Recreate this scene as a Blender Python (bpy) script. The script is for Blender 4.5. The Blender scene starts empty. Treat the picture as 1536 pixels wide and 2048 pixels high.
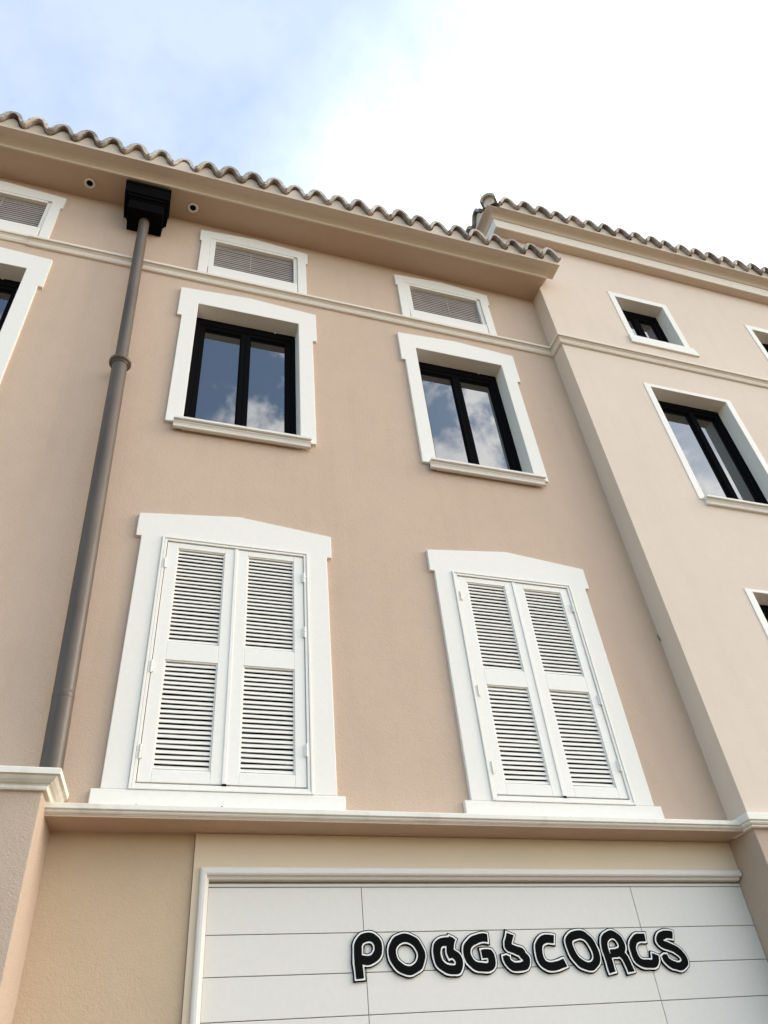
import bpy, bmesh, math, random
import numpy as np
from mathutils import Vector, Matrix

random.seed(7)
H = 3.44                      # height of the shutter base above the pavement
scene = bpy.context.scene
COL = scene.collection

# ------------------------------------------------------------------ materials
def new_mat(name):
    m = bpy.data.materials.new(name); m.use_nodes = True
    nt = m.node_tree
    return m, nt, nt.nodes['Principled BSDF']

def nd(nt, t, **kw):
    n = nt.nodes.new(t)
    for k, v in kw.items():
        if k in n.inputs.keys(): n.inputs[k].default_value = v
        else: setattr(n, k, v)
    return n

def obj_coord(nt, scale=(1, 1, 1)):
    g = nd(nt, 'ShaderNodeNewGeometry')
    mp = nd(nt, 'ShaderNodeMapping'); mp.inputs['Scale'].default_value = scale
    nt.links.new(g.outputs['Position'], mp.inputs['Vector'])
    return mp.outputs['Vector']

def ramp(nt, fac, stops):
    r = nd(nt, 'ShaderNodeValToRGB'); e = r.color_ramp.elements
    while len(e) < len(stops): e.new(0.5)
    for k, (p, c) in enumerate(stops):
        e[k].position = p; e[k].color = (*c, 1) if len(c) == 3 else c
    nt.links.new(fac, r.inputs['Fac']); return r.outputs['Color']

def noise(nt, vec, scale, detail=4, rough=.55, dist=0):
    n = nd(nt, 'ShaderNodeTexNoise'); n.inputs['Scale'].default_value = scale
    n.inputs['Detail'].default_value = detail; n.inputs['Roughness'].default_value = rough
    n.inputs['Distortion'].default_value = dist
    nt.links.new(vec, n.inputs['Vector']); return n.outputs['Fac']

def mixc(nt, fac, a, b, mode='MIX'):
    m = nd(nt, 'ShaderNodeMix', data_type='RGBA', blend_type=mode)
    for s, v in ((0, fac), (6, a), (7, b)):
        if isinstance(v, (int, float)): m.inputs[s].default_value = v
        elif isinstance(v, tuple): m.inputs[s].default_value = (*v, 1)
        else: nt.links.new(v, m.inputs[s])
    return m.outputs[2]

def stucco(name, c, var=.06, bump=.25, rough=.92, streak=.0):
    m, nt, b = new_mat(name)
    v = obj_coord(nt)
    big = noise(nt, v, .9, 5, .6)
    mid = noise(nt, v, 9, 4, .6)
    vs = obj_coord(nt, (5, 5, .35))
    st = noise(nt, vs, 1.6, 4, .6)
    lo = tuple(x * (1 - var) for x in c); hi = tuple(min(1, x * (1 + var)) for x in c)
    col = ramp(nt, big, [(.3, lo), (.7, hi)])
    col = mixc(nt, .35, col, ramp(nt, mid, [(.3, lo), (.7, hi)]))
    if streak:
        d = ramp(nt, st, [(.5, (1, 1, 1)), (.78, (1 - streak, 1 - streak * 1.1, 1 - streak * 1.3))])
        col = mixc(nt, 1.0, col, d, 'MULTIPLY')
    nt.links.new(col, b.inputs['Base Color'])
    b.inputs['Roughness'].default_value = rough
    b.inputs['Specular IOR Level'].default_value = .25
    f1 = noise(nt, v, 42, 3, .55, 1.2); f2 = noise(nt, v, 130, 3, .6)
    ad = nd(nt, 'ShaderNodeMath', operation='MULTIPLY_ADD'); ad.inputs[1].default_value = .5
    nt.links.new(f2, ad.inputs[0]); nt.links.new(f1, ad.inputs[2])
    bp = nd(nt, 'ShaderNodeBump'); bp.inputs['Strength'].default_value = bump; bp.inputs['Distance'].default_value = .012
    nt.links.new(ad.outputs[0], bp.inputs['Height']); nt.links.new(bp.outputs[0], b.inputs['Normal'])
    return m

def paint(name, c, rough=.5, dirt=.12, dirt_c=(.42, .36, .28), bump=.05, amount=(.55, .8)):
    m, nt, b = new_mat(name)
    v = obj_coord(nt)
    n1 = noise(nt, v, 3.2, 6, .65); n2 = noise(nt, v, 26, 4, .6)
    f = ramp(nt, n1, [(amount[0], (0, 0, 0)), (amount[1], (1, 1, 1))])
    k = nd(nt, 'ShaderNodeMath', operation='MULTIPLY'); k.inputs[1].default_value = dirt
    nt.links.new(f, k.inputs[0])
    base = ramp(nt, n2, [(.3, tuple(x * .96 for x in c)), (.7, c)])
    nt.links.new(mixc(nt, k.outputs[0], base, dirt_c), b.inputs['Base Color'])
    b.inputs['Roughness'].default_value = rough
    b.inputs['Specular IOR Level'].default_value = .0 if max(c) < .011 else .05 if max(c) < .1 else .35
    bp = nd(nt, 'ShaderNodeBump'); bp.inputs['Strength'].default_value = bump; bp.inputs['Distance'].default_value = .004
    nt.links.new(noise(nt, v, 55, 4, .6), bp.inputs['Height']); nt.links.new(bp.outputs[0], b.inputs['Normal'])
    return m

M = {}
M['beige'] = stucco('beige_stucco', (.540, .403, .303), .05, .30, .92, .05)
M['recess'] = stucco('recess_bounce_stucco', (.51, .385, .262), .05, .30)  # tanner beige, with warm bounced light mixed into the colour
M['base'] = stucco('shaded_base_stucco', (.46, .355, .275), .05, .34)  # beige greyed down: weaker sky light at ground floor put into the colour
M['cream'] = stucco('cream_stucco', (.672, .556, .455), .035, .16, .92, .035)
M['sand'] = stucco('sand_stucco', (.66, .54, .40), .03, .10)
M['mould'] = paint('moulding_paint', (.62, .52, .415), .7, .22, (.36, .28, .20))
M['course'] = paint('course_paint', (.74, .665, .565), .7, .18, (.36, .29, .22))
M['white'] = paint('white_paint', (.785, .752, .685), .6, .10, (.55, .50, .42), .06)
M['ledge'] = paint('ledge_paint', (.765, .735, .65), .6, .45, (.42, .36, .28), .12, (.52, .72))
M['shutter'] = paint('shutter_paint', (.805, .772, .708), .45, .08, (.6, .56, .5), .04)
M['door'] = paint('door_paint', (.69, .655, .60), .5, .05, (.6, .57, .5), .02)
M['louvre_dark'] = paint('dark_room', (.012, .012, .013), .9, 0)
M['room'] = paint('room_paint', (.30, .27, .22), .9, .1)
M['black_metal'] = paint('black_aluminium', (.007, .007, .008), .4, .05, (.05, .05, .05), .01)
M['hopper'] = paint('hopper_metal', (.006, .0055, .006), .5, .3, (.02, .018, .016), .03)
M['groove'] = paint('groove_shadow_gap', (.26, .25, .22), .9, 0)
M['letter_black'] = paint('letter_black', (.008, .008, .008), .5, 0)
M['letter_white'] = paint('letter_white', (.78, .77, .74), .45, 0)
M['rust'] = paint('rusty_wire', (.07, .04, .025), .9, .5, (.2, .08, .03))
M['brass'] = paint('hinge_paint', (.76, .74, .69), .5, .5, (.45, .33, .16), .05, (.45, .7))

def slat_mat():
    m, nt, b = new_mat('blind_slats'); v = obj_coord(nt)
    nt.links.new(ramp(nt, noise(nt, v, 5, 3), [(.3, (.29, .25, .22)), (.7, (.36, .315, .28))]), b.inputs['Base Color'])
    b.inputs['Roughness'].default_value = .55
    return m
M['blind'] = slat_mat()

def pipe_mat():
    m, nt, b = new_mat('grey_pipe_paint'); v = obj_coord(nt, (1, 1, .25))
    nt.links.new(ramp(nt, noise(nt, v, 7, 5, .65), [(.3, (.072, .052, .036)), (.7, (.112, .086, .062))]), b.inputs['Base Color'])
    b.inputs['Roughness'].default_value = .42
    b.inputs['Specular IOR Level'].default_value = .4
    return m
M['pipe'] = pipe_mat()

def tile_mat():
    m, nt, b = new_mat('weathered_clay_tile'); v = obj_coord(nt)
    n1 = noise(nt, v, 6, 6, .7, .6); n2 = noise(nt, v, 38, 4, .65)
    c = ramp(nt, n1, [(.28, (.20, .175, .155)), (.45, (.43, .385, .345)), (.58, (.60, .565, .525)), (.72, (.34, .285, .245))])
    d = ramp(nt, n2, [(.42, (.62, .60, .58)), (.6, (1.08, 1.05, 1.02))])
    col = mixc(nt, .8, c, d, 'MULTIPLY')
    oi = nd(nt, 'ShaderNodeAttribute', attribute_name='tint')
    col = mixc(nt, 1.0, col, oi.outputs['Color'], 'MULTIPLY')
    nt.links.new(col, b.inputs['Base Color']); b.inputs['Roughness'].default_value = .75
    bp = nd(nt, 'ShaderNodeBump'); bp.inputs['Strength'].default_value = .35; bp.inputs['Distance'].default_value = .008
    nt.links.new(n2, bp.inputs['Height']); nt.links.new(bp.outputs[0], b.inputs['Normal'])
    return m
M['tile'] = tile_mat()

def glass_mat():
    # double glazing in front of an unlit room
    m, nt, b = new_mat('window_glass')
    b.inputs['Base Color'].default_value = (.012, .013, .014, 1)
    b.inputs['Roughness'].default_value = .0
    b.inputs['IOR'].default_value = GLASS_IOR
    v = obj_coord(nt)
    bp = nd(nt, 'ShaderNodeBump'); bp.inputs['Strength'].default_value = .006; bp.inputs['Distance'].default_value = .01
    nt.links.new(noise(nt, v, 1.3, 2), bp.inputs['Height']); nt.links.new(bp.outputs[0], b.inputs['Normal'])
    return m
GLASS_IOR = 2.5
M['glass'] = glass_mat()

def ground_mat():
    m, nt, b = new_mat('paving'); v = obj_coord(nt)
    br = nd(nt, 'ShaderNodeTexBrick'); br.inputs['Scale'].default_value = 2.2
    br.inputs['Color1'].default_value = (.20, .122, .058, 1); br.inputs['Color2'].default_value = (.17, .102, .048, 1)
    br.inputs['Mortar'].default_value = (.11, .08, .05, 1); br.inputs['Mortar Size'].default_value = .012
    nt.links.new(v, br.inputs['Vector'])
    n = ramp(nt, noise(nt, v, 1.5, 6, .65), [(.3, (.8, .8, .8)), (.7, (1.05, 1.05, 1.05))])
    nt.links.new(mixc(nt, 1.0, br.outputs['Color'], n, 'MULTIPLY'), b.inputs['Base Color'])
    b.inputs['Roughness'].default_value = .85
    return m
M['paving'] = ground_mat()

# ------------------------------------------------------------------ mesh builder
class MB:
    def __init__(s): s.v = []; s.f = []; s.mi = []; s.k = 0; s.smooth = []; s.sm = False; s.tint = []; s.t = (1, 1, 1)
    def add(s, vs, fs):
        o = len(s.v); s.v += [tuple(p) for p in vs]
        for f in fs:
            s.f.append([i + o for i in f]); s.mi.append(s.k); s.smooth.append(s.sm); s.tint.append(s.t)
    def box(s, x0, x1, y0, y1, z0, z1):
        s.add([(x0, y0, z0), (x1, y0, z0), (x1, y1, z0), (x0, y1, z0), (x0, y0, z1), (x1, y0, z1), (x1, y1, z1), (x0, y1, z1)],
              [(0, 3, 2, 1), (4, 5, 6, 7), (0, 1, 5, 4), (1, 2, 6, 5), (2, 3, 7, 6), (3, 0, 4, 7)])
    def prism(s, poly, y0, y1):           # outline in x, z (counter-clockwise seen from the street), y0 front
        n = len(poly)
        s.add([(x, y0, z) for x, z in poly] + [(x, y1, z) for x, z in poly],
              [tuple(range(n)), tuple(range(2 * n - 1, n - 1, -1))] + [(i, i + n, (i + 1) % n + n, (i + 1) % n) for i in range(n)])
    def column(s, poly, z0, z1):          # footprint in x, y
        n = len(poly)
        s.add([(x, y, z0) for x, y in poly] + [(x, y, z1) for x, y in poly],
              [tuple(range(n - 1, -1, -1)), tuple(range(n, 2 * n))] + [(i, (i + 1) % n, (i + 1) % n + n, i + n) for i in range(n)])
    def sweep(s, path, prof, segs=None, endx=None, caps=True):
        pts = [Vector((p[0], p[1])) for p in path]; n = len(pts)
        nor = []
        for i in range(n - 1):
            d = (pts[i + 1] - pts[i]).normalized(); nor.append(Vector((d.y, -d.x)))
        rings = []
        for i in range(n):
            if i == 0: m = nor[0]
            elif i == n - 1: m = nor[-1]
            else:
                m = nor[i - 1] + nor[i]; m = m / max(.2, m.dot(nor[i]))
            ring = []
            for a, z in prof:
                q = pts[i] + m * a; x = q.x
                if endx and i == n - 1: x = endx(a)
                ring.append((x, q.y, z))
            rings.append(ring)
        segs = segs or (0, n - 1)
        rs = rings[segs[0]:segs[1] + 1]; k = len(prof)
        vs = [p for r in rs for p in r]; fs = []
        for i in range(len(rs) - 1):
            for j in range(k - 1):
                a, b = i * k + j, i * k + j + 1
                fs.append((a, b, b + k, a + k))
        if caps:
            fs.append(tuple(range(k))); e = (len(rs) - 1) * k
            fs.append(tuple(range(e + k - 1, e - 1, -1)))
        s.add(vs, fs)
    def tube(s, p0, p1, r, n=24, caps=True, r1=None):
        p0, p1 = Vector(p0), Vector(p1); d = (p1 - p0).normalized()
        a = d.orthogonal().normalized(); b = d.cross(a); r1 = r if r1 is None else r1
        vs = []
        for p, q in ((p0, r), (p1, r1)):
            vs += [p + (a * math.cos(t) + b * math.sin(t)) * q for t in (2 * math.pi * i / n for i in range(n))]
        o = s.sm; s.sm = True
        s.add(vs, [(i, (i + 1) % n, (i + 1) % n + n, i + n) for i in range(n)]); s.sm = o
        if caps: s.add(vs, [tuple(range(n - 1, -1, -1)), tuple(range(n, 2 * n))])
    def lathe(s, c, axis, prof, n=28):     # prof: (radius, height along axis)
        c, d = Vector(c), Vector(axis).normalized(); a = d.orthogonal().normalized(); b = d.cross(a)
        vs = []
        for r, h in prof:
            vs += [c + d * h + (a * math.cos(t) + b * math.sin(t)) * r for t in (2 * math.pi * i / n for i in range(n))]
        fs = [(j * n + i, j * n + (i + 1) % n, (j + 1) * n + (i + 1) % n, (j + 1) * n + i) for j in range(len(prof) - 1) for i in range(n)]
        o = s.sm; s.sm = True; s.add(vs, fs); s.sm = o
    def build(s, name, mats, parent=None, loc=(0, 0, 0), bevel=0, fix=True):
        me = bpy.data.meshes.new(name)
        me.from_pydata(s.v, [], s.f); me.update()
        mats = mats if isinstance(mats, (list, tuple)) else [mats]
        for m in mats: me.materials.append(M[m] if isinstance(m, str) else m)
        for p, k, sm in zip(me.polygons, s.mi, s.smooth): p.material_index = k; p.use_smooth = sm
        if any(t != (1, 1, 1) for t in s.tint):
            at = me.color_attributes.new('tint', 'FLOAT_COLOR', 'CORNER')
            for p, t in zip(me.polygons, s.tint):
                for li in p.loop_indices: at.data[li].color = (*t, 1)
        if fix or bevel:
            bm = bmesh.new(); bm.from_mesh(me)
            bmesh.ops.recalc_face_normals(bm, faces=bm.faces[:])
            if bevel:
                ed = [e for e in bm.edges if len(e.link_faces) == 2 and e.calc_face_angle(0) > .6]
                bmesh.ops.bevel(bm, geom=ed, offset=bevel, segments=2, profile=.5, affect='EDGES', clamp_overlap=True)
            bm.to_mesh(me); bm.free()
        o = bpy.data.objects.new(name, me); COL.objects.link(o)
        o.location = loc
        if parent: o.parent = parent
        return o

def empty(name, loc, label, cat, group=None, parent=None):
    o = bpy.data.objects.new(name, None); COL.objects.link(o); o.location = loc; o.empty_display_size = .3
    if parent: o.parent = parent
    if label: o['label'] = label; o['category'] = cat
    if group: o['group'] = group
    return o

def wall_sheet(mb, x0, x1, z0, z1, y0, y1, holes):
    # a wall of real thickness with openings: front and back cells, reveals, rim
    xs = sorted({x0, x1} | {h[0] for h in holes} | {h[1] for h in holes}); zs = sorted({z0, z1} | {h[2] for h in holes} | {h[3] for h in holes})
    xs = [x for x in xs if x0 <= x <= x1]; zs = [z for z in zs if z0 <= z <= z1]
    for i in range(len(xs) - 1):
        for j in range(len(zs) - 1):
            a, b, c, d = xs[i], xs[i + 1], zs[j], zs[j + 1]; mx, mz = (a + b) / 2, (c + d) / 2
            if any(h[0] < mx < h[1] and h[2] < mz < h[3] for h in holes): continue
            mb.add([(a, y0, c), (b, y0, c), (b, y0, d), (a, y0, d)], [(0, 1, 2, 3)])
            mb.add([(a, y1, c), (b, y1, c), (b, y1, d), (a, y1, d)], [(3, 2, 1, 0)])
    for a, b, c, d in holes + [(x0, x1, z0, z1)]:
        mb.add([(a, y0, c), (a, y1, c), (a, y1, d), (a, y0, d), (b, y0, c), (b, y1, c), (b, y1, d), (b, y0, d)],
               [(0, 1, 2, 3), (4, 7, 6, 5), (0, 4, 5, 1), (3, 2, 6, 7)])

RX = 3.779          # where the beige facade meets the cream block
WY = .03            # beige facade plane
CY = -.187          # cream facade plane
Z0 = -H             # pavement

# ------------------------------------------------------------------ setting
g = MB(); g.add([(-400, -400, 0), (400, -400, 0), (400, 400, 0), (-400, 400, 0)], [(0, 1, 2, 3)])
gr = g.build('ground', 'paving'); gr['kind'] = 'structure'
SUN_DIR = (.92, -.21, .43); SUN_E = .72; SUN_ANG = 28
SKY_S = .15; EXPO = 1.46
CLOUD_L = 8.5; CL_SCALE = 6.5; CLOUD = (.52, .65); SEED = (-.50, -4.56, .79)
VEIL_DIR = (.75, .62, .20); VEIL = (.04, .95); HAZE = .15
LETTERS=[
 ('P',[[(0.855,-0.933),(0.854,-0.915),(0.852,-0.891),(0.850,-0.867),(0.850,-0.845),(0.850,-0.824),(0.851,-0.806),(0.852,-0.790),(0.853,-0.777),(0.857,-0.766),(0.863,-0.755),(0.872,-0.746),(0.883,-0.738),(0.895,-0.733),(0.910,-0.730),(0.924,-0.729),(0.937,-0.732),(0.949,-0.736),(0.959,-0.743),(0.968,-0.752),(0.975,-0.763),(0.979,-0.774),(0.981,-0.787),(0.981,-0.800),(0.978,-0.812),(0.971,-0.823),(0.962,-0.833),(0.952,-0.842),(0.940,-0.848),(0.927,-0.852),(0.914,-0.854),(0.901,-0.854),(0.888,-0.852),(0.879,-0.851)]]),
 ('O',[[(1.150,-0.740),(1.132,-0.740),(1.115,-0.745),(1.100,-0.752),(1.087,-0.762),(1.076,-0.775),(1.069,-0.789),(1.065,-0.804),(1.064,-0.820),(1.066,-0.835),(1.070,-0.851),(1.077,-0.866),(1.087,-0.879),(1.099,-0.890),(1.113,-0.900),(1.128,-0.907),(1.145,-0.911),(1.162,-0.912),(1.179,-0.911),(1.196,-0.906),(1.213,-0.898),(1.227,-0.889),(1.236,-0.876),(1.243,-0.861),(1.247,-0.846),(1.248,-0.831),(1.246,-0.816),(1.241,-0.802),(1.234,-0.787),(1.225,-0.772),(1.212,-0.760),(1.193,-0.750),(1.171,-0.743),(1.150,-0.740)]]),
 ('C',[[(1.455,-0.755),(1.451,-0.762),(1.446,-0.773),(1.443,-0.784),(1.440,-0.796),(1.438,-0.808),(1.437,-0.819),(1.438,-0.827),(1.440,-0.833),(1.442,-0.838)],[(1.422,-0.764),(1.409,-0.766),(1.390,-0.768),(1.374,-0.773),(1.365,-0.781),(1.358,-0.790),(1.354,-0.801),(1.350,-0.812),(1.348,-0.824),(1.348,-0.836),(1.349,-0.848),(1.352,-0.861),(1.356,-0.873),(1.364,-0.884),(1.375,-0.894),(1.386,-0.902),(1.400,-0.909),(1.415,-0.914),(1.430,-0.918),(1.445,-0.919),(1.460,-0.919),(1.472,-0.915),(1.481,-0.905),(1.487,-0.892),(1.489,-0.880),(1.488,-0.869),(1.484,-0.860),(1.478,-0.851),(1.472,-0.844),(1.464,-0.839),(1.458,-0.835)]]),
 ('G',[[(1.685,-0.749),(1.674,-0.748),(1.658,-0.748),(1.641,-0.749),(1.625,-0.752),(1.610,-0.757),(1.595,-0.764),(1.581,-0.772),(1.568,-0.782),(1.558,-0.792),(1.551,-0.804),(1.546,-0.817),(1.544,-0.831),(1.546,-0.845),(1.552,-0.859),(1.560,-0.872),(1.570,-0.884),(1.581,-0.894),(1.594,-0.901),(1.609,-0.906),(1.626,-0.908),(1.643,-0.909),(1.661,-0.909),(1.678,-0.908),(1.691,-0.904),(1.699,-0.895),(1.704,-0.882),(1.706,-0.869),(1.707,-0.857),(1.706,-0.846),(1.700,-0.837),(1.687,-0.835),(1.669,-0.835),(1.657,-0.836)]]),
 ('S',[[(1.852,-0.742),(1.845,-0.758),(1.834,-0.780),(1.831,-0.798),(1.839,-0.807),(1.854,-0.811),(1.869,-0.815),(1.885,-0.821),(1.902,-0.827),(1.914,-0.832),(1.920,-0.838),(1.921,-0.843),(1.923,-0.849),(1.930,-0.856),(1.938,-0.863),(1.942,-0.872),(1.941,-0.883),(1.936,-0.895),(1.927,-0.904),(1.914,-0.909),(1.897,-0.912),(1.881,-0.913),(1.867,-0.913),(1.853,-0.912),(1.841,-0.908),(1.831,-0.901),(1.821,-0.893),(1.814,-0.885),(1.811,-0.877),(1.809,-0.870),(1.809,-0.866)]]),
 ('C',[[(2.148,-0.764),(2.139,-0.762),(2.125,-0.759),(2.110,-0.759),(2.094,-0.763),(2.078,-0.770),(2.063,-0.779),(2.053,-0.791),(2.045,-0.804),(2.040,-0.819),(2.037,-0.834),(2.036,-0.850),(2.038,-0.865),(2.043,-0.879),(2.051,-0.893),(2.062,-0.904),(2.075,-0.911),(2.091,-0.916),(2.107,-0.918),(2.123,-0.918),(2.139,-0.915),(2.154,-0.912),(2.170,-0.908),(2.185,-0.904),(2.195,-0.901)]]),
 ('O',[[(2.319,-0.744),(2.303,-0.749),(2.286,-0.757),(2.274,-0.767),(2.267,-0.779),(2.264,-0.793),(2.264,-0.807),(2.266,-0.821),(2.270,-0.836),(2.276,-0.850),(2.283,-0.864),(2.292,-0.878),(2.303,-0.891),(2.315,-0.902),(2.330,-0.912),(2.345,-0.919),(2.362,-0.923),(2.379,-0.923),(2.396,-0.921),(2.411,-0.914),(2.425,-0.905),(2.435,-0.894),(2.442,-0.881),(2.445,-0.866),(2.445,-0.851),(2.443,-0.834),(2.438,-0.817),(2.432,-0.800),(2.423,-0.785),(2.413,-0.771),(2.401,-0.759),(2.388,-0.749),(2.373,-0.743),(2.359,-0.739),(2.346,-0.738),(2.332,-0.740),(2.319,-0.744)]]),
 ('R',[[(2.532,-0.949),(2.530,-0.934),(2.528,-0.912),(2.525,-0.889),(2.524,-0.869),(2.522,-0.848),(2.521,-0.829),(2.521,-0.812),(2.521,-0.798),(2.524,-0.785),(2.530,-0.773),(2.539,-0.764),(2.550,-0.756),(2.564,-0.750),(2.579,-0.746),(2.594,-0.745),(2.608,-0.748),(2.621,-0.754),(2.632,-0.763),(2.641,-0.774),(2.647,-0.788),(2.651,-0.801),(2.651,-0.813),(2.648,-0.825),(2.642,-0.835),(2.631,-0.843),(2.617,-0.850),(2.602,-0.854),(2.588,-0.856),(2.573,-0.854),(2.563,-0.854)],[(2.621,-0.851),(2.630,-0.859),(2.643,-0.871),(2.653,-0.886),(2.660,-0.907),(2.664,-0.932),(2.667,-0.949)]]),
 ('C',[[(2.829,-0.766),(2.818,-0.765),(2.803,-0.765),(2.788,-0.767),(2.773,-0.773),(2.758,-0.782),(2.746,-0.792),(2.737,-0.805),(2.730,-0.818),(2.726,-0.833),(2.726,-0.850),(2.728,-0.869),(2.733,-0.884),(2.742,-0.897),(2.754,-0.907),(2.767,-0.914),(2.783,-0.918),(2.801,-0.920),(2.818,-0.920),(2.835,-0.921),(2.851,-0.921),(2.864,-0.917),(2.873,-0.906),(2.879,-0.892),(2.882,-0.881)]]),
 ('S',[[(3.049,-0.756),(3.038,-0.753),(3.022,-0.750),(3.005,-0.749),(2.988,-0.755),(2.970,-0.763),(2.957,-0.772),(2.950,-0.781),(2.948,-0.791),(2.952,-0.800),(2.964,-0.808),(2.982,-0.815),(3.000,-0.822),(3.019,-0.829),(3.039,-0.835),(3.056,-0.844),(3.071,-0.854),(3.084,-0.866),(3.093,-0.879),(3.098,-0.893),(3.099,-0.908),(3.095,-0.920),(3.083,-0.929),(3.067,-0.936),(3.050,-0.940),(3.033,-0.940),(3.015,-0.936),(2.999,-0.932),(2.985,-0.924),(2.972,-0.915),(2.963,-0.907),(2.958,-0.899),(2.956,-0.892),(2.955,-0.886)]]),
]
# ------------------------------------------------------------------ the two houses
house = empty('beige_house', (0, 0, 0), 'long beige stucco house with white framed windows, closed white shutters and a garage door', 'house')
cream = empty('cream_house', (0, 0, 0), 'taller cream stucco house on the right, standing slightly forward with its own higher tiled roof', 'house')
B0 = (0, 0, H)      # everything on the facade is measured from the shutter base

XL, XA, XB = -2.749, 0.0, 2.415
UP = (-2.749, -.006, 2.423)      # casement window axes
AT = (-2.749, .016, 2.414)       # attic window axes
SH = (0.0, 2.409)                # shutter axes

holes = []
for x in UP: holes.append((x - .545, x + .545, 3.36, 5.246))
for x in AT: holes.append((x - .52, x + .52, 6.0, 6.6))
for x in SH: holes.append((x - .57, x + .57, .07, 2.04))
w = MB(); wall_sheet(w, -6.5, RX, -.14, 6.93, WY, WY + .28, holes)
wall = w.build('wall', 'beige', house, B0)
w = MB()
w.box(-6.5, -.142, .125, .40, Z0, -.143)                       # recessed ground floor wall, left of the garage door
w.build('recessed_wall', 'recess', house, B0); w = MB()
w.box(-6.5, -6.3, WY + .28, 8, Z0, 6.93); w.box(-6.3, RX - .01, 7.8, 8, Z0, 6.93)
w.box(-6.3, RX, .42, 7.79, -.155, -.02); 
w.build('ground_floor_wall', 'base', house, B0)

# soffit over the recess + ledge
w = MB()
w.box(-1.35, RX - .003, -.118, .40, -.150, -.1395)
w.build('recess_soffit', 'beige', house, B0)
LP = [(0, -.074), (.165, -.082), (.178, -.084), (.181, -.088), (.181, -.113), (.176, -.117), (.168, -.119), (.166, -.127), (.160, -.133), (.150, -.137), (.150, -.1485), (.13, -.1525), (0, -.1525)]
w = MB(); w.sweep([(-1.03, WY), (3.765, WY)], [(a, z) for a, z in LP[:10]] + [(.15, -.139), (0, -.139)])
ledge = w.build('ledge', 'ledge', house, B0)
# broken plaster chips lying on the ledge
for x, q in ((-.03, .006), (-.52, .004), (2.32, .0035)):
    w = MB(); w.add([(0, 0, 0), (q * 2.2, .002, 0), (q * 1.6, q * 1.5, 0), (q * .2, q, 0), (q * .4, q * .2, q * 1.1), (q * 1.7, q * .3, q * .9), (q * 1.2, q, q * 1.3)],
        [(0, 3, 2, 1), (0, 1, 5, 4), (1, 2, 6, 5), (2, 3, 6), (3, 0, 4, 6), (4, 5, 6)])
    w.build('plaster_chip', 'rust', ledge, (x, -.146, -.0838))

# projecting wing at the left with its own cornice
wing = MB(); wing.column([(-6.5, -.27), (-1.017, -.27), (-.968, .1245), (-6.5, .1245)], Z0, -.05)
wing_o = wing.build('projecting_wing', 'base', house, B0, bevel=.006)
CP = [(0, -.075), (.020, -.073), (.024, -.066), (.024, -.050), (.030, -.044), (.040, -.040), (.058, -.026), (.066, -.016), (.070, -.010), (.078, -.008), (.086, -.006), (.088, .024), (.084, .029), (0, .035), (-.33, .05), (-.33, -.07)]
w = MB(); w.sweep([(-6.5, -.27), (-1.017, -.27), (-.985, .028)], CP[:14]); w.sweep([(-6.5, -.27), (-1.0, -.27)], [(0.001, .0345), (-.298, .04), (-.298, -.06), (.001, -.06)])
w.build('cornice', 'ledge', wing_o, (0, 0, 0))

# string course
SC = [(0, 5.668), (.010, 5.668), (.022, 5.672), (.029, 5.680), (.029, 5.689), (.022, 5.697), (.009, 5.700), (.009, 5.708), (.020, 5.712), (.023, 5.726), (.030, 5.742), (.044, 5.752), (.044, 5.756), (.036, 5.759), (.036, 5.765), (.062, 5.769), (.064, 5.797), (.060, 5.801), (0, 5.816)]
path = [(-2.30, WY), (RX, WY), (RX, CY), (12, CY)]
w = MB(); w.sweep(path, SC, (0, 1))
sc = w.build('string_course', 'course', house, B0)
w = MB(); w.sweep([(-6.5, WY), (-2.303, WY)], [(a * .72, z + .018) for a, z in SC])
w.build('string_course', 'course', house, B0)
w = MB(); w.sweep(path, SC, (1, 3)); w.build('string_course', 'course', cream, B0)

# eaves
EY = lambda a: RX - .004 + max(0, a - .225) * .27
w = MB(); w.sweep([(-6.5, WY), (RX, WY)], [(0, 6.916), (.352, 6.922), (.352, 6.99), (0, 6.99)], endx=EY)
w.build('soffit', 'beige', house, B0)
EP = [(.350, 6.918), (.366, 6.917), (.374, 6.922), (.376, 6.934), (.371, 6.944), (.362, 6.950), (.364, 6.960), (.374, 6.972), (.394, 6.988), (.420, 7.000), (.436, 7.006), (.446, 7.014), (.448, 7.022), (.500, 7.056), (.524, 7.070), (.530, 7.076), (.526, 7.092), (.34, 7.15), (.34, 6.93)]
w = MB(); w.sweep([(-6.5, WY), (RX, WY)], EP, endx=EY)
w.build('eave_cornice', 'mould', house, B0)

# ------------------------------------------------------------------ roofs
def arc_tile(mb, org, dirv, side, r0, r1, L, up=True, th=.019, n=10, span=math.pi):
    # one barrel tile: org = centre of the front arc, dirv = up-slope, side = across
    org, d, s = Vector(org), Vector(dirv).normalized(), Vector(side).normalized()
    nrm = s.cross(d).normalized()
    if nrm.z < 0: nrm = -nrm
    vs = []
    for t, r in ((0, r0), (L, r1)):
        for rr in (r, r - th):
            for i in range(n + 1):
                a = (math.pi - span) / 2 + span * i / n
                vs.append(org + d * t + s * math.cos(a) * rr + nrm * math.sin(a) * rr * (1 if up else -1))
    k = n + 1; fs = []
    o, mb.sm = mb.sm, True
    mb.add(vs, [(i, i + 1, i + 1 + 2 * k, i + 2 * k) for i in range(n)] + [(k + i, k + i + 2 * k, k + i + 1 + 2 * k, k + i + 1) for i in range(n)])
    mb.sm = False
    mb.add(vs, [(i, i + k, i + k + 1, i + 1) for i in range(n)] + [(0, 2 * k, 3 * k, k), (n, n + k, n + 3 * k, n + 2 * k)])
    mb.sm = o

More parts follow.
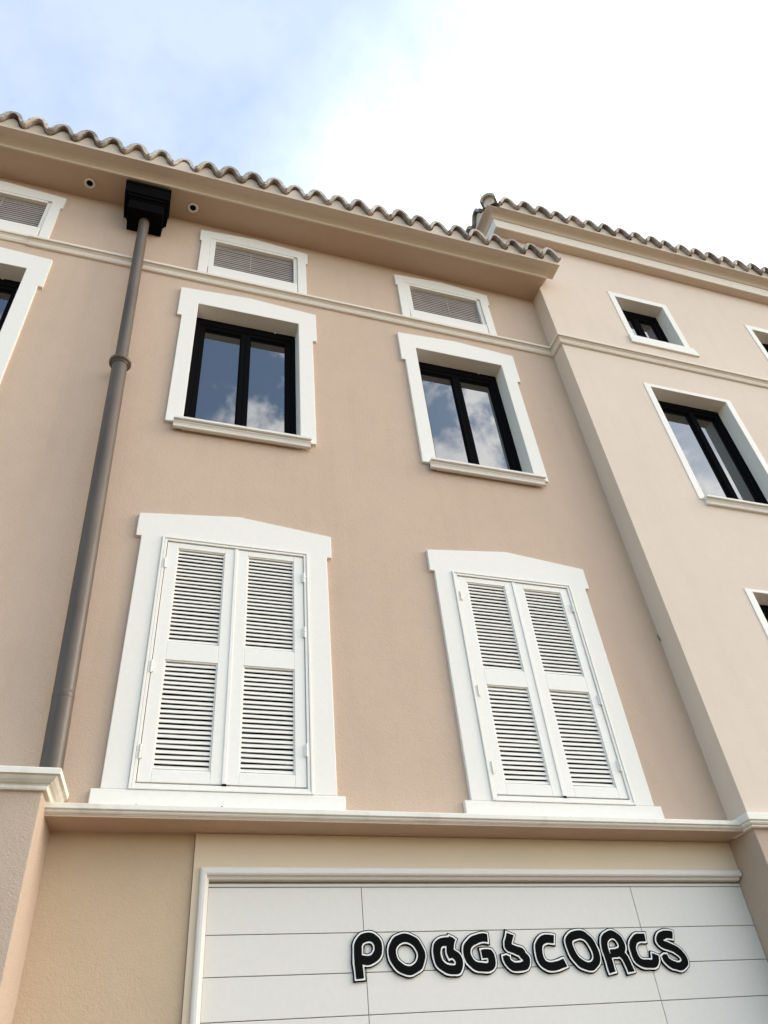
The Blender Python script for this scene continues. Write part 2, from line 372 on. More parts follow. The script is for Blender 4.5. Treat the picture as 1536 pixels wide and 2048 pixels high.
def tile_run(mb, mo, p0, along, out, x_from, x_to, pitch, zc, slope, rows, rnd, skip=lambda u, j: False, A=.070, shy={}):
    # wavy clay tiles, one crest per tile; p0 + along*u is a point of the eave line, out points away from the house
    al, ou = Vector(along), Vector(out); up_ = Vector((0, 0, 1))
    d0 = -ou * math.cos(slope) + up_ * math.sin(slope)
    n = int((x_to - x_from) / pitch); N = 24; th = .040; half = pitch * .5 + .012
    wave = lambda t: A * math.copysign(abs(math.cos(2 * math.pi * t / pitch)) ** .80, math.cos(2 * math.pi * t / pitch))
    for i in range(n + 1):
        u = x_from + i * pitch
        for j in range(rows):
            if skip(u, j): continue
            d = (d0 + al * rnd.uniform(-.03, .03)).normalized()
            back = rnd.uniform(-.012, .012) + (shy.get(i, 0) if j == 0 else 0)
            q = Vector(p0) + al * (u + rnd.uniform(-.007, .007)) + d * (j * .34 + back) + up_ * (zc + rnd.uniform(-.006, .006) + j * .010)
            k = rnd.uniform(.62, 1.16); mb.t = (k * rnd.uniform(.97, 1.05), k, k * rnd.uniform(.94, 1.02))
            roll = rnd.uniform(-.035, .035); side = al
            vs = []
            for L, sh in ((0, 1), (.45, .94)):
                for lift in (th, 0):
                    for m in range(N + 1):
                        t = -half + 2 * half * m / N
                        sl = -A * math.sin(2 * math.pi * t / pitch) * 2 * math.pi / pitch; nx, nz = -sl / math.hypot(1, sl), 1 / math.hypot(1, sl)
                        vs.append(q + d * L + side * (t + nx * lift) + up_ * (wave(t) * sh + nz * lift + roll * t))
            K = N + 1; o = mb.sm; mb.sm = True
            mb.add(vs, [(m, m + 1, m + 1 + 2 * K, m + 2 * K) for m in range(N)] + [(K + m, K + m + 2 * K, K + m + 1 + 2 * K, K + m + 1) for m in range(N)])
            mb.sm = False
            mb.add(vs, [(m, m + K, m + K + 1, m + 1) for m in range(N)] + [(0, 2 * K, 3 * K, K), (N, N + K, N + 3 * K, N + 2 * K)])
            mb.sm = o
        if mo is not None and not skip(u, 0):
            vs = []; q = Vector(p0) + al * u - ou * .062 + up_ * zc
            for yy, rise in ((0, 0), (.22, .22 * math.tan(slope))):
                for m in range(25):
                    t = -pitch / 2 + pitch * m / 24
                    vs.append(q - ou * yy + al * t + up_ * (wave(t) - .016 + .05 * math.tan(slope) * .6 + rise))
                vs.append(q - ou * yy + al * pitch / 2 + up_ * (-A - .05)); vs.append(q - ou * yy - al * pitch / 2 + up_ * (-A - .05))
            mo.add(vs, [tuple(range(27)), tuple(range(53, 26, -1))] + [(t, t + 27, (t + 1) % 27 + 27, (t + 1) % 27) for t in range(27)])
    mb.t = (1, 1, 1)

rnd = random.Random(11)
t, mo = MB(), MB()
SL = math.radians(19)
tile_run(t, mo, (0, -.575, 0), (1, 0, 0), (0, -1, 0), -6.41, 3.88, .262, 7.150, SL, 3, rnd, A=.094, shy={21: .045, 26: .03, 33: .03})
roof = t.build('roof', 'tile', house, B0, fix=False)
mo.build('mortar_bed', 'mould', house, B0)
w = MB()
w.add([(-6.5, .52, 7.42), (3.44, .52, 7.42), (3.44, 4.1, 8.65), (-6.5, 4.1, 8.65), (-6.5, 8.3, 7.2), (3.44, 8.3, 7.2), (-6.5, .52, 7.0), (3.44, .52, 7.0), (3.44, 8.3, 7.0), (-6.5, 8.3, 7.0)],
      [(0, 1, 2, 3), (3, 2, 5, 4), (0, 6, 7, 1), (4, 5, 8, 9), (6, 9, 8, 7), (0, 3, 4, 9, 6), (1, 7, 8, 5, 2)])
w.build('roof_slope', 'tile', roof, (0, 0, 0))

UX = 3.45          # upper left edge of the cream block, over the beige roof
t, mo = MB(), MB()
tile_run(t, mo, (0, -.540, 0), (1, 0, 0), (0, -1, 0), 3.50, 12, .268, 8.50, SL, 3, rnd, skip=lambda u, j: u < 3.2 + j * .36, A=.085)
tile_run(t, mo, (3.10, 0, 0), (0, 1, 0), (-1, 0, 0), -.20, 4.0, .268, 8.50, SL, 3, rnd, skip=lambda u, j: u < -.5 + j * .36, A=.085)
t.t = (1.0, .97, .94)
arc_tile(t, (3.19, -.485, 8.50), (1, 1, .42), (1, -1, 0), .112, .104, .5, True, .036, 14)
hp, hd, hs = Vector((3.19, -.485, 8.50)), Vector((1, 1, .42)).normalized(), Vector((1, -1, 0)).normalized()
hn = hs.cross(hd); hn = hn if hn.z > 0 else -hn
hv = [hp + hd * q + hs * math.cos(math.pi * m / 12) * .078 + hn * math.sin(math.pi * m / 12) * .075 for q in (.045, .40) for m in range(13)] + [hp + hd * q + hs * c * .078 + Vector((0, 0, -.11)) for q in (.045, .40) for c in (-1, 1)]
mo.add(hv, [tuple(range(13)) + (26, 27), tuple(range(25, 12, -1)) + (29, 28)] + [(m, m + 13, m + 14, m + 1) for m in range(12)])
for k in range(1, 9):
    arc_tile(t, (3.165 + .27 * k, -.525 + .27 * k, 8.535 + .115 * k), (1, 1, .42), (1, -1, 0), .125, .105, .44, True, .022, 12)
t.t = (1, 1, 1)
roof2 = t.build('roof', 'tile', cream, B0, fix=False)
mo.build('mortar_bed', 'mould', cream, B0)
w = MB()
w.add([(3.6, -.05, 8.66), (12, -.05, 8.66), (12, 4.2, 10.1), (7.8, 4.2, 10.1), (3.6, 8.4, 8.66), (12, 8.4, 8.66), (3.6, -.05, 8.42), (12, -.05, 8.42), (12, 8.4, 8.42), (3.6, 8.4, 8.42)],
      [(0, 1, 2, 3), (0, 3, 4), (3, 2, 5, 4), (0, 6, 7, 1), (4, 5, 8, 9), (6, 9, 8, 7), (0, 4, 9, 6), (1, 7, 8, 5, 2)])
w.build('roof_slope', 'tile', roof2, (0, 0, 0))

# cream block walls
ch = [(5.0, 5.81, 6.17, 7.183), (7.34, 8.14, 6.17, 7.183), (4.843, 5.972, 3.27, 5.158), (4.861, 5.972, .05, 2.09)]
w = MB()
wall_sheet(w, RX, 12, -.10, 8.16, CY, CY + .28, ch)
w.box(RX, RX + .2, CY + .28, 8, -.10, 7.0)
w.box(UX, RX - .0005, CY + .0005, 8, 7.04, 8.16)
w.box(11.8, 12, CY + .281, 8, -.1, 8.16); w.box(RX + .2, 11.8, 7.8, 8, -.1, 8.16)
w.build('wall', 'cream', cream, B0)
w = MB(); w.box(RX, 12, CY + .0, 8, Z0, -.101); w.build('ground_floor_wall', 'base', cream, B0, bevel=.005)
RL = [(0, -.052), (.066, -.060), (.070, -.064), (.070, -.108), (.064, -.112), (.058, -.114), (.056, -.126), (.048, -.134), (.036, -.138), (.036, -.148), (.028, -.152), (0, -.152)]
w = MB(); w.sweep([(RX, .02), (RX, CY), (12, CY)], RL); w.build('ledge', 'ledge', cream, B0)
RC = [(0, 8.085), (.100, 8.090), (.1005, 8.10), (0, 8.10)]
w = MB(); w.sweep([(UX, 8), (UX, CY), (12, CY)], RC); w.build('soffit', 'cream', cream, B0)
RF = [(.099, 8.088), (.112, 8.087), (.130, 8.262), (.124, 8.268), (.124, 8.278), (.150, 8.290), (.158, 8.300), (.162, 8.314), (.178, 8.334), (.204, 8.350), (.232, 8.358), (.242, 8.363), (.268, 8.370), (.273, 8.375), (.271, 8.388), (.05, 8.45), (.05, 8.11)]
w = MB(); w.sweep([(UX, 8), (UX, CY), (12, CY)], RF)
w.build('eave_cornice', 'mould', cream, B0)
w = MB(); w.sweep([(UX, 8), (UX, CY), (12, CY)], [(.1125, 8.0865), (.1335, 8.0885), (.1515, 8.2555), (.1285, 8.2625)])
w.build('fascia_board', 'course', cream, B0)

# ------------------------------------------------------------------ windows
def arch_poly(hw_out, ear, z_bot, z_ear, z_top, apex, hw_in, z_in, z_in_bot=None):
    # jambs + head with small ears and a low gable, open at the bottom
    zb = z_bot if z_in_bot is None else z_in_bot
    p = [(-hw_out, z_bot), (-hw_in, zb), (-hw_in, z_in), (hw_in, z_in), (hw_in, zb), (hw_out, z_bot), (hw_out, z_ear)]
    if ear > hw_out: p += [(ear, z_ear)]
    p += [(ear, z_top)]
    if apex: p += [(0, z_top + apex)]
    p += [(-ear, z_top)]
    if ear > hw_out: p += [(-ear, z_ear)]
    p += [(-hw_out, z_ear)]
    return p

def casement(parent_window, hw, zb, zt, yf, fr=.052, sa=.046, rec=.028, mid=0., ajar=None):
    # fixed frame, two sashes, two panes and the dark room behind; yf = front of the fixed frame
    f = MB(); ft = fr * 2.0
    f.box(-hw, -hw + fr, yf, yf + .07, zb, zt); f.box(hw - fr, hw, yf, yf + .07, zb, zt)
    f.box(-hw + fr, hw - fr, yf, yf + .07, zt - ft, zt); f.box(-hw + fr, hw - fr, yf, yf + .07, zb, zb + fr)
    f.build('frame', 'black_metal', parent_window, bevel=.003)
    for a, b in ((-hw + fr, mid - .0015), (mid + .0015, hw - fr)):
        z0, z1 = zb + fr, zt - ft
        s = MB(); y0 = yf + .012
        yb = y0 + rec + .032
        s.box(a, a + sa, y0, yb, z0, z1); s.box(b - sa, b, y0, yb, z0, z1)
        s.box(a + sa, b - sa, y0, yb, z1 - sa, z1); s.box(a + sa, b - sa, y0, yb, z0, z0 + sa)
        q = .010                                              # glazing bead
        s.box(a + sa, a + sa + q, y0 + .012, y0 + .05, z0 + sa, z1 - sa); s.box(b - sa - q, b - sa, y0 + .012, y0 + .05, z0 + sa, z1 - sa)
        s.box(a + sa + q, b - sa - q, y0 + .012, y0 + .05, z1 - sa - q, z1 - sa)
        so_ = s.build('sash', 'black_metal', parent_window, bevel=.003)
        p = MB(); p.box(a + sa + q * .5, b - sa - q * .5, y0 + rec, y0 + rec + .016, z0 + sa, z1 - sa - .003)
        po_ = p.build('pane', 'glass', parent_window)
        if ajar and a > mid:                                  # this sash is swung into the room
            T = Matrix.Translation((b, y0 + .06, 0)) @ Matrix.Rotation(-math.radians(ajar), 4, 'Z') @ Matrix.Translation((-b, -y0 - .06, 0))
            for o_ in (so_, po_): o_.data.transform(T)
    if ajar:
        s = MB(); x0, x1, y1, y2 = -1.2, 1.6, yf + .09, yf + 2.4
        s.add([(x0, y1, zb - .5), (x1, y1, zb - .5), (x1, y2, zb - .5), (x0, y2, zb - .5), (x0, y1, zt + .5), (x1, y1, zt + .5), (x1, y2, zt + .5), (x0, y2, zt + .5)],
              [(0, 1, 2, 3), (7, 6, 5, 4), (1, 5, 6, 2), (2, 6, 7, 3), (0, 3, 7, 4)])
        s.build('room', 'room', parent_window, fix=False)
    return f

SILL = [(0, -.108), (.030, -.107), (.035, -.099), (.030, -.090), (.014, -.088), (.012, -.078), (.026, -.056), (.040, -.046), (.040, -.040), (.030, -.037), (.030, -.033), (.062, -.030), (.064, -.008), (0, 0)]
for x in UP:
    s = MB(); s.prism(arch_poly(.687, .732, 3.366, 4.978, 5.476, .055, .535, 5.238), 0, .20)
    win = s.build('window', 'white', house, (x, 0, H), bevel=.005)
    casement(win, .534, 3.38, 5.237, .176)
    s = MB(); s.sweep([(-.615, .0), (.625, .0)], [(a, z + 3.388) for a, z in SILL]); s.box(-.534, .534, .0005, .24, 3.30, 3.388)
    s.build('sill', 'white', win)
    s = MB(); s.tube((.31, .172, 5.225), (.31, .168, 5.225), .012, 12); s.build('fixing_screw', 'white', win)

for x in AT:
    s = MB(); s.prism(arch_poly(.617, .640, 5.80, 6.513, 6.741, .062, .515, 6.605), .002, .12)
    win = s.build('attic_window', 'white', house, (x, 0, H), bevel=.004)
    f = MB()
    f.box(-.5146, -.452, .006, .10, 5.98, 6.604); f.box(.470, .514, .022, .10, 5.98, 6.604)
    f.box(-.452, .470, .006, .10, 6.562, 6.6046); f.box(-.452, .470, .022, .10, 5.98, 6.038)
    f.box(-.508, .508, .0035, .022, 5.82, 6.032)
    f.build('frame', 'white', win, bevel=.004)
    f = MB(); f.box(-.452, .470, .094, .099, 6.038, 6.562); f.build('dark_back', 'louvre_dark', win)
    b = MB(); rr = random.Random(int(x * 100))
    n = 13
    for i in range(n):
        z = 6.044 + (i + .5) * (6.556 - 6.044) / n + rr.uniform(-.0015, .0015)
        e = rr.uniform(-.0006, .0006)
        b.add([(-.448, .0520, z - .0170), (.466, .0520, z - .0170 + e), (.466, .0560, z + .0160 + e), (-.448, .0560, z + .0160),
               (-.448, .0532, z - .0170), (.466, .0532, z - .0170 + e), (.466, .0572, z + .0160 + e), (-.448, .0572, z + .0160)],
              [(0, 1, 2, 3), (7, 6, 5, 4), (0, 4, 5, 1), (3, 2, 6, 7)])
    bl = b.build('blind', 'blind', win)
    c = MB()
    cx = .02 + rr.uniform(-.06, .06); c.box(cx, cx + .004, .0475, .0505, 6.56 - .40, 6.56)
    c.build('blind_cord', 'mould', win)

def shutter_leaf(win, a, b, z0, z1, rr, meet):
    st, y0, y1 = .083, .004, .040
    a_l = a + (.083 if meet == 'r' else .089); b_r = b - (.089 if meet == 'r' else .076)
    s = MB()
    s.box(a, a_l, y0, y1, z0, z1); s.box(b_r, b, y0, y1, z0, z1)
    zr = [(z0, z0 + .078), (.972, 1.112), (z1 - .050, z1)]
    for c, d in zr: s.box(a_l, b_r, y0, y1, c, d)
    for lo, hi in ((zr[0][1], zr[1][0]), (zr[1][1], zr[2][0])):
        q = .008
        for (p, r, c, d) in ((a_l, b_r, lo, lo + q), (a_l, b_r, hi - q, hi), (a_l, a_l + q, lo + q, hi - q), (b_r - q, b_r, lo + q, hi - q)):
            s.box(p, r, y0 + .007, y1, c, d)
    leaf = s.build('shutter', 'shutter', win, bevel=.003)
    for lo, hi in ((zr[0][1] + .008, zr[1][0] - .008), (zr[1][1] + .008, zr[2][0] - .008)):
        n = round((hi - lo) / .0345); pt = (hi - lo) / n; l = MB()
        for i in range(n):
            z = lo + (i + .10) * pt + rr.uniform(-.0012, .0012); t1 = rr.uniform(-.0016, .0016)
            hgt, ty = pt * .70, .012
            x0, x1 = a_l + .008, b_r - .008
            vs = []
            for x, dz in ((x0, -t1), (x1, t1)):
                vs += [(x, .012, z + dz), (x, .012 + ty, z + dz + hgt), (x, .012 + ty + .006, z + dz + hgt - .002), (x, .018, z + dz - .002)]
            l.add(vs, [(0, 1, 5, 4), (1, 2, 6, 5), (2, 3, 7, 6), (3, 0, 4, 7), (3, 2, 1, 0), (4, 5, 6, 7)])
        l.build('louvre_slats', 'shutter', win)
    return leaf

for n_, x in enumerate(SH):
    rr = random.Random(50 + n_)
    s = MB(); s.prism(arch_poly(.732, .773, .063, 2.031, 2.257, .088, .574, 2.047), 0, .10)
    win = s.build('shuttered_window', 'white', house, (x, 0, H), bevel=.005)
    s = MB(); s.box(-.785, .785, -.004, .06, -.095, .0625); s.build('plinth', 'white', win, bevel=.005)
    f = MB()
    for k, (i, o, y) in enumerate(((.556, .5735, -.012), (.5345, .5545, -.006))):
        zt, zb = 2.047 - (.5735 - o), .0635 + (.5735 - o) * .9; w_ = o - i
        f.box(-o, -i, y, .06, zb, zt); f.box(i, o, y, .06, zb, zt)
        f.box(-i, i, y, .06, zt - w_, zt); f.box(-i, i, y, .06, zb, zb + w_)
    f.build('frame', 'shutter', win, bevel=.003)
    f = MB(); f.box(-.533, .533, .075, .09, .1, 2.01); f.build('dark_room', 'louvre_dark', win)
    shutter_leaf(win, -.530, .0015 - .003, .113, 2.002, rr, 'r')
    shutter_leaf(win, .0015, .531, .113, 2.002, rr, 'l')
    f = MB(); f.box(-.016, .010, -.004, .0035, .113, 2.002); f.build('cover_strip', 'shutter', win, bevel=.003)
    f = MB(); f.box(-.014, .012, -.008, .02, .0985, .1125); f.build('bolt', 'black_metal', win)
    for hx, hz in ((-.5325, 1.79), (-.5325, .905), (-.5325, .30), (.5325, 1.79), (.5325, 1.285 if n_ == 0 else .905), (.5325, .36)):
        h = MB(); h.tube((hx, -.009, hz - .045), (hx, -.009, hz - .002), .0075, 10); h.tube((hx, -.009, hz + .002), (hx, -.009, hz + .045), .0075, 10)
        sx = 1 if hx < 0 else -1
        h.box(min(hx, hx + sx * .018), max(hx, hx + sx * .018), -.004, .0035, hz - .038, hz + .038)
        h.build('hinge', 'brass' if hx < 0 else 'shutter', win)

def cream_window(xc, hw_o, hw_i, zt_o, zt_i, zb, sill_hw, small, ajar=None):
    s = MB(); yf = -.193 - CY
    s.prism(arch_poly(hw_o, hw_o, zb - .03, zt_o - .1, zt_o, 0, hw_i, zt_i), -.194, .06)
    win = s.build('window', 'white', cream, (xc, 0, H), bevel=.003)
    casement(win, hw_i - .001, zb, zt_i - .001, -.018, mid=.0 if small else .115, rec=.028 if small else .040, fr=.05 if small else .036, sa=.05 if small else .036, ajar=ajar)
    s = MB()
    if small:
        s.box(-hw_i, hw_i, -.1935, .05, zb - .06, zb); s.prism([(-sill_hw, zb - .155), (sill_hw + .05, zb - .155), (sill_hw, zb), (-sill_hw, zb)], -.215, -.188)
    else:
        s.sweep([(-sill_hw, -.188), (sill_hw, -.188)], [(a, z + zb) for a, z in SILL]); s.box(-hw_i, hw_i, -.1875, .05, zb - .08, zb)
    s.build('sill', 'white', win)
cream_window(5.4045, .485, .3925, 7.269, 7.171, 6.215, .50, True)
cream_window(7.745, .485, .3925, 7.269, 7.171, 6.215, .50, True)
cream_window(5.4075, .640, .5525, 5.202, 5.146, 3.30, .58, False)
cream_window(5.4165, .635, .5525, 2.115, 2.08, .06, .60, False)

# ------------------------------------------------------------------ garage door
w = MB()
w.box(-.14, RX - .002, .105, .38, -.352, -.1525); w.box(-.14, -.100, .105, .38, Z0, -.352)
w.build('door_surround', 'sand', house, B0)
gd = MB(); gd.box(-.10, RX - .001, .158, .17, Z0, -.352)
door = gd.build('garage_door', 'groove', house, B0)
tr = MB()
pf = [(0, .107), (.0, .088), (.006, .083), (.016, .080), (.030, .080), (.038, .086), (.042, .104), (.055, .112), (.058, .150), (.058, .16), (0, .16)]
def trim(u, y, corner): pass
vs = []; k = len(pf)
for st in range(3):
    for u, y in pf:
        x = -.100 + u if st < 2 else RX - .012 - (.010 if u > .04 else 0)
        z = Z0 if st == 0 else -.3525 - u * 1.12
        vs.append((x, y, z))
tr.add(vs, [(i * k + j, (i + 1) * k + j, (i + 1) * k + (j + 1) % k, i * k + (j + 1) % k) for i in range(2) for j in range(k)] + [tuple(range(k)), tuple(range(3 * k - 1, 2 * k - 1, -1))])
tr.build('door_frame', 'door', door)
pn = MB()
cols = [(-.040, .8975), (.9015, 2.8425), (2.8465, RX - .003)]
rows = [(-.7005, -.4495), (-.911, -.7045)] + [(-.911 - .2105 * (i + 1), -.915 - .2105 * i) for i in range(12)]
for c in cols:
    for r in rows: pn.box(c[0], c[1], .150, .1575, max(r[0], Z0), r[1])
pn.box(-.040, RX - .003, .146, .1575, -.446, -.428)
pn.build('panel', 'door', door, bevel=.0022)

# ------------------------------------------------------------------ sign letters
def stroke_field(strokes, h, pad=.06):
    pts = np.array([p for s in strokes for p in s]); x0, z0 = pts.min(0) - pad; x1, z1 = pts.max(0) + pad
    nx, nz = int((x1 - x0) / h) + 2, int((z1 - z0) / h) + 2
    X, Z = np.meshgrid(x0 + h * np.arange(nx), z0 + h * np.arange(nz), indexing='ij'); D = np.full(X.shape, 9.)
    for s in strokes:
        for (ax, az), (bx, bz) in zip(s[:-1], s[1:]):
            dx, dz = bx - ax, bz - az; l = dx * dx + dz * dz + 1e-12
            L = math.sqrt(l); u = ((X - ax) * dx + (Z - az) * dz) / L; v = np.abs((X - ax) * dz - (Z - az) * dx) / L
            t = np.clip(u, 0, L); d = np.hypot(u - t, v)
            if (ax, az) == tuple(s[0]) and s[0] != s[-1]: d = np.where(u < 0, np.maximum(v, .010 - u), d)      # square stroke ends
            if (bx, bz) == tuple(s[-1]) and s[0] != s[-1]: d = np.where(u > L, np.maximum(v, u - L + .010), d)
            D = np.minimum(D, d)
    return X, Z, D

def stroke_solid(mb, X, Z, D, wd, y0, y1):
    # filled, extruded outline of everything closer than wd to the strokes
    F = wd - D; F[np.abs(F) < 1e-7] = 1e-7; nx, nz = F.shape; ids = {}; vs = []; fs = []; rim = []
    def gv(i, j):
        k = (i, j)
        if k not in ids: ids[k] = len(vs); vs.append((X[i, j], Z[i, j]))
        return ids[k]
    def ev(i, j, a, b):
        k = (min((i, j), (a, b)), max((i, j), (a, b)))
        if k not in ids:
            t = F[i, j] / (F[i, j] - F[a, b]); ids[k] = len(vs); vs.append((X[i, j] + t * (X[a, b] - X[i, j]), Z[i, j] + t * (Z[a, b] - Z[i, j])))
        return ids[k]
    pos = F > 0
    for i in range(nx - 1):
        for j in range(nz - 1):
            c = [(i, j), (i + 1, j), (i + 1, j + 1), (i, j + 1)]; ins = [pos[q] for q in c]
            if not any(ins): continue
            poly = []; edge = []
            for q in range(4):
                a, b = c[q], c[(q + 1) % 4]
                if ins[q]: poly.append(gv(*a))
                if ins[q] != ins[(q + 1) % 4]:
                    poly.append(ev(*a, *b)); edge.append((len(poly) - 1, ins[q]))
            if len(poly) >= 3: fs.append(poly)
            for q, lv in edge:
                if lv: rim.append((poly[q], poly[(q + 1) % len(poly)]))
    n = len(vs)
    mb.add([(x, y0, z) for x, z in vs] + [(x, y1, z) for x, z in vs], fs + [(b, a, a + n, b + n) for a, b in rim])

sign = empty('sign', (.83, .15, H - .95), 'raised black letters with white outlines spelling a word across the white garage door', 'sign')
SL0 = Vector((.83, .15, -.95))
for ch_, strokes in LETTERS:
    o = Vector((np.mean([p[0] for s in strokes for p in s]), .15, np.mean([p[1] for s in strokes for p in s])))
    loc = strokes and [[(x - o.x, z - o.z) for x, z in s] for s in strokes]
    X, Z, D = stroke_field(loc, .0042)
    wj = D + .0022 * np.sin(X * 61 + o.x * 9) * np.cos(Z * 53)
    b = MB(); stroke_solid(b, X, Z, wj.copy(), .0385, -.013, -.001)
    l = b.build('letter', 'letter_black', sign, o - SL0, fix=False)
    b = MB(); stroke_solid(b, X, Z, wj.copy(),  .0325, -.0155, -.0125); b.build('outline', 'letter_white', l, fix=False)
    b = MB(); stroke_solid(b, X, Z, wj.copy(), .0236, -.0175, -.015); b.build('face', 'letter_black', l, fix=False)

# ------------------------------------------------------------------ drainpipe
dp = empty('drainpipe', (-1.0, -.10, H), 'dark grey round drainpipe with black box hopper running down the beige wall', 'drainpipe')
DP0 = Vector((-1.0, -.10, 0))
def pt(z): return Vector((-1.238 + (6.40 - z) * .0355, -.105, z)) - DP0
b = MB(); b.tube(pt(.0), pt(3.92), .066, 36); b.tube(pt(3.90), pt(6.44), .056, 36); b.build('pipe', 'pipe', dp)
b = MB(); ax = (pt(5) - pt(1)).normalized()
b.lathe(pt(3.86), ax, [(.066, 0), (.072, 0), (.073, .006), (.071, .014), (.068, .018), (.090, .022), (.096, .030), (.097, .052), (.091, .062), (.074, .070), (.068, .085), (.056, .10)])
b.build('collar', 'pipe', dp)
b = MB(); b.lathe(pt(.56), ax, [(.065, 0), (.0668, .003), (.0668, .05), (.065, .053)]); b.build('joint_sleeve', 'pipe', dp)
b = MB(); x0, x1 = -1.425 + 1.0, -1.05 + 1.0
b.box(x0, x1, -.25 + .1, .028 + .1, 6.42, 6.66); hop = b.build('hopper', 'hopper', dp, bevel=.006)
b = MB()
prof = [(x0 - .01, x1 + .006, -.262, 6.60, 6.625), (x0 - .03, x1 + .018, -.285, 6.625, 6.66), (x0 - .062, x1 + .036, -.305, 6.66, 6.85), (x0 - .075, x1 + .045, -.315, 6.85, 6.895)]
for a, c, y, z, zz in prof: b.box(a, c, y + .1, .0285 + .1, z, zz)
b.build('rim', 'hopper', hop, bevel=.005)
b = MB()
for z in (1.75, 5.3):
    q = pt(z); b.tube(q - ax * .012, q + ax * .012, .063, 30); b.box(q.x - .01, q.x + .01, q.y + .05, q.y + .135, z - .01, z + .01)
#b.build('bracket', 'pipe', dp)

# ------------------------------------------------------------------ soffit lights
for k, (x, lab) in enumerate(((-1.895, 'round white light in the eave soffit, left of the black hopper'), (-.75, 'round white light in the eave soffit, right of the black hopper'))):
    L = empty('soffit_light', (x, -.150, H + 6.918), lab, 'ceiling light', 'round lights in the eave soffit')
    b = MB(); b.lathe((0, 0, 0), (0, 0, -1), [(.060, 0), (.062, .006), (.058, .012), (.046, .014), (.038, .010), (.034, -.0), (.030, -.004)]); b.build('trim_ring', 'white', L)
    b = MB(); b.lathe((0, 0, 0), (0, 0, -1), [(.034, .001), (.020, .004), (.0005, .005)], 20); b.build('lens', 'black_metal', L)

# a stub of old wire left in the corner of the two walls
b = MB(); b.tube((RX - .012, WY + .01, 1.60), (RX - .020, WY - .025, 1.615), .0028, 8); b.tube((RX - .012, WY - .004, 1.60), (RX - .004, WY - .012, 1.555), .0028, 8)
b.build('wire_stub', 'rust', house, B0)

# ------------------------------------------------------------------ light
SUN = Vector(SUN_DIR).normalized()        # towards the sun
sun = bpy.data.lights.new('Sun', 'SUN'); sun.energy = SUN_E; sun.angle = math.radians(SUN_ANG); sun.color = (1, .93, .82)
so = bpy.data.objects.new('Sun', sun); COL.objects.link(so)
so.rotation_euler = SUN.to_track_quat('Z', 'Y').to_euler()

world = bpy.data.worlds.new('World'); scene.world = world; world.use_nodes = True
nt = world.node_tree; bg = nt.nodes['Background']
sky = nd(nt, 'ShaderNodeTexSky', sky_type='NISHITA'); sky.sun_disc = False
el = math.asin(SUN.z); az = math.atan2(SUN.x, SUN.y)
sky.sun_elevation = el; sky.sun_rotation = az; sky.air_density = 1.0; sky.dust_density = 1.2; sky.ozone_density = .55
tc = nd(nt, 'ShaderNodeTexCoord'); vec = tc.outputs['Generated']
nrm = nd(nt, 'ShaderNodeVectorMath', operation='NORMALIZE'); nt.links.new(vec, nrm.inputs[0]); vec = nrm.outputs[0]
off = nd(nt, 'ShaderNodeVectorMath', operation='ADD'); nt.links.new(vec, off.inputs[0]); off.inputs[1].default_value = SEED
n1 = noise(nt, off.outputs[0], CL_SCALE, 9, .60, .25)
d2 = nd(nt, 'ShaderNodeVectorMath', operation='DOT_PRODUCT'); nt.links.new(vec, d2.inputs[0]); d2.inputs[1].default_value = Vector((.35, -.75, .55)).normalized()
c2 = nd(nt, 'ShaderNodeMapRange', interpolation_type='SMOOTHSTEP'); nt.links.new(d2.outputs['Value'], c2.inputs['Value'])
c2.inputs['From Min'].default_value, c2.inputs['From Max'].default_value = .35, .7
dt = nd(nt, 'ShaderNodeVectorMath', operation='DOT_PRODUCT'); nt.links.new(vec, dt.inputs[0]); dt.inputs[1].default_value = Vector(VEIL_DIR).normalized()
vr = nd(nt, 'ShaderNodeMapRange', interpolation_type='SMOOTHSTEP'); nt.links.new(dt.outputs['Value'], vr.inputs['Value'])
vr.inputs['From Min'].default_value, vr.inputs['From Max'].default_value = VEIL
cm = nd(nt, 'ShaderNodeMapRange', interpolation_type='SMOOTHSTEP'); sx_ = nd(nt, 'ShaderNodeSeparateXYZ'); nt.links.new(vec, sx_.inputs[0])
xb_ = nd(nt, 'ShaderNodeMath', operation='MULTIPLY_ADD'); xb_.inputs[1].default_value = .26; mn_ = nd(nt, 'ShaderNodeMath', operation='MINIMUM'); mn_.inputs[1].default_value = .34; nt.links.new(sx_.outputs[0], mn_.inputs[0]); nt.links.new(mn_.outputs[0], xb_.inputs[0]); nt.links.new(n1, xb_.inputs[2])
nt.links.new(xb_.outputs[0], cm.inputs['Value'])
cm.inputs['From Min'].default_value, cm.inputs['From Max'].default_value = CLOUD
cm2 = nd(nt, 'ShaderNodeMath', operation='MULTIPLY'); nt.links.new(cm.outputs[0], cm2.inputs[0]); nt.links.new(c2.outputs[0], cm2.inputs[1])
mx = nd(nt, 'ShaderNodeMath', operation='MAXIMUM'); nt.links.new(cm2.outputs[0], mx.inputs[0])
n3 = noise(nt, vec, 1.7, 4, .5)
vm = nd(nt, 'ShaderNodeMath', operation='MULTIPLY_ADD'); vm.inputs[1].default_value = .9
sq = nd(nt, 'ShaderNodeMath', operation='MULTIPLY'); nt.links.new(vr.outputs[0], sq.inputs[0]); nt.links.new(vr.outputs[0], sq.inputs[1])
hz = nd(nt, 'ShaderNodeMapRange', interpolation_type='SMOOTHSTEP'); nt.links.new(dt.outputs['Value'], hz.inputs['Value'])
hz.inputs['From Min'].default_value, hz.inputs['From Max'].default_value, hz.inputs['To Max'].default_value = -.1, .22, HAZE
sh = nd(nt, 'ShaderNodeMath', operation='MAXIMUM'); nt.links.new(sq.outputs[0], sh.inputs[0]); nt.links.new(hz.outputs[0], sh.inputs[1])
nt.links.new(sh.outputs[0], vm.inputs[0])
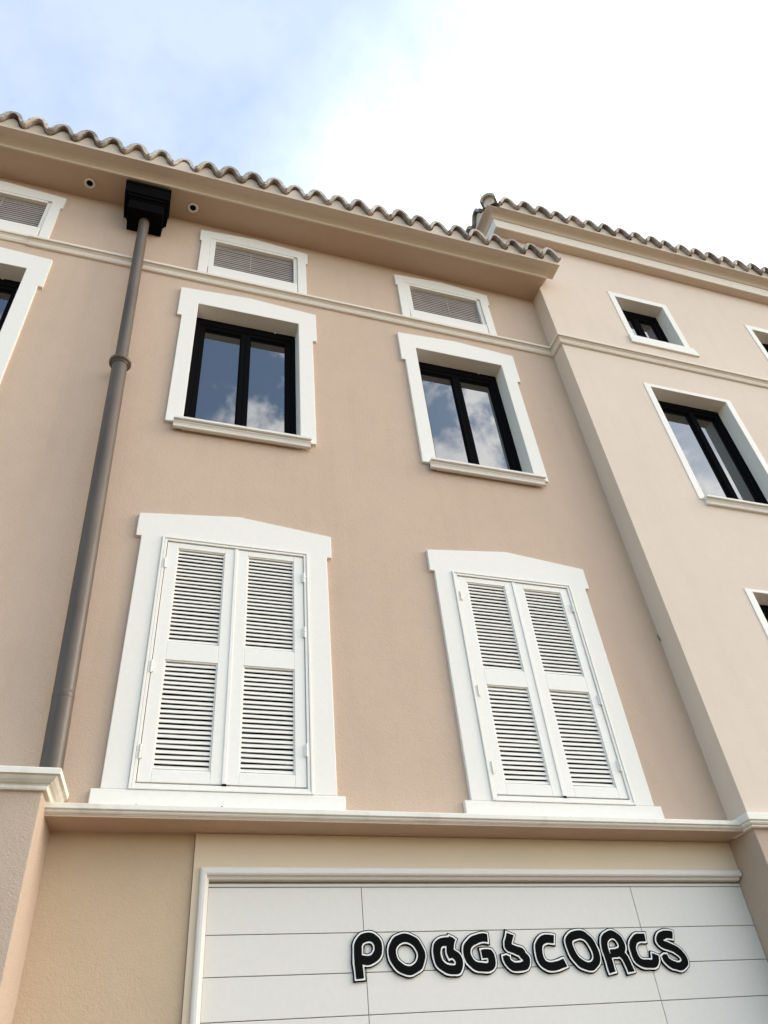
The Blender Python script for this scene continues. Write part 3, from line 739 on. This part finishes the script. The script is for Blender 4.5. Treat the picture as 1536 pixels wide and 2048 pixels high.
n3s = nd(nt, 'ShaderNodeMath', operation='MULTIPLY_ADD'); n3s.inputs[1].default_value = .16; n3s.inputs[2].default_value = -.05; nt.links.new(n3, n3s.inputs[0])
n3k = nd(nt, 'ShaderNodeMath', operation='MULTIPLY'); nt.links.new(n3s.outputs[0], n3k.inputs[0]); nt.links.new(vr.outputs[0], n3k.inputs[1])
nt.links.new(n3k.outputs[0], vm.inputs[2]); nt.links.new(vm.outputs[0], mx.inputs[1])
mx.use_clamp = True
n2 = noise(nt, vec, 5.5, 6, .6)
ccol = ramp(nt, n2, [(.3, tuple(CLOUD_L * x for x in (.62, .64, .68))), (.62, tuple(CLOUD_L * x for x in (1, .98, .945)))])
nt.links.new(mixc(nt, mx.outputs[0], mixc(nt, 1.0, sky.outputs[0], (.985, 1.015, .985), 'MULTIPLY'), ccol), bg.inputs['Color'])
bg.inputs['Strength'].default_value = SKY_S

# ------------------------------------------------------------------ camera
f_px, yaw, pitch, roll = 1521.3347, .372, .7184, -.1122
cy, sy, cp, sp, cr, sr = math.cos(yaw), math.sin(yaw), math.cos(pitch), math.sin(pitch), math.cos(roll), math.sin(roll)
r = Vector((cy, -sy, 0)); fw = Vector((sy * cp, cy * cp, sp)); up = r.cross(fw)
r2 = r * cr + up * sr; u2 = up * cr - r * sr
cam = bpy.data.cameras.new('Camera'); co = bpy.data.objects.new('Camera', cam); COL.objects.link(co)
cam.sensor_fit = 'VERTICAL'; cam.sensor_height = 36; cam.sensor_width = 27; cam.lens = 36 * f_px / 2048
cam.clip_end = 2000; cam.clip_start = .05
m = Matrix((r2, u2, -fw)).transposed().to_4x4(); m.translation = Vector((-.5795, -4.7553, -1.8357 + H)); co.matrix_world = m
scene.camera = co
scene.render.resolution_x, scene.render.resolution_y = 768, 1024
vs_ = scene.view_settings; vs_.view_transform = 'Standard'; vs_.look = 'None'; vs_.gamma = 1; vs_.exposure = EXPO
scene.cycles.max_bounces = 8; scene.cycles.diffuse_bounces = 5
scene.cycles.use_denoising = True
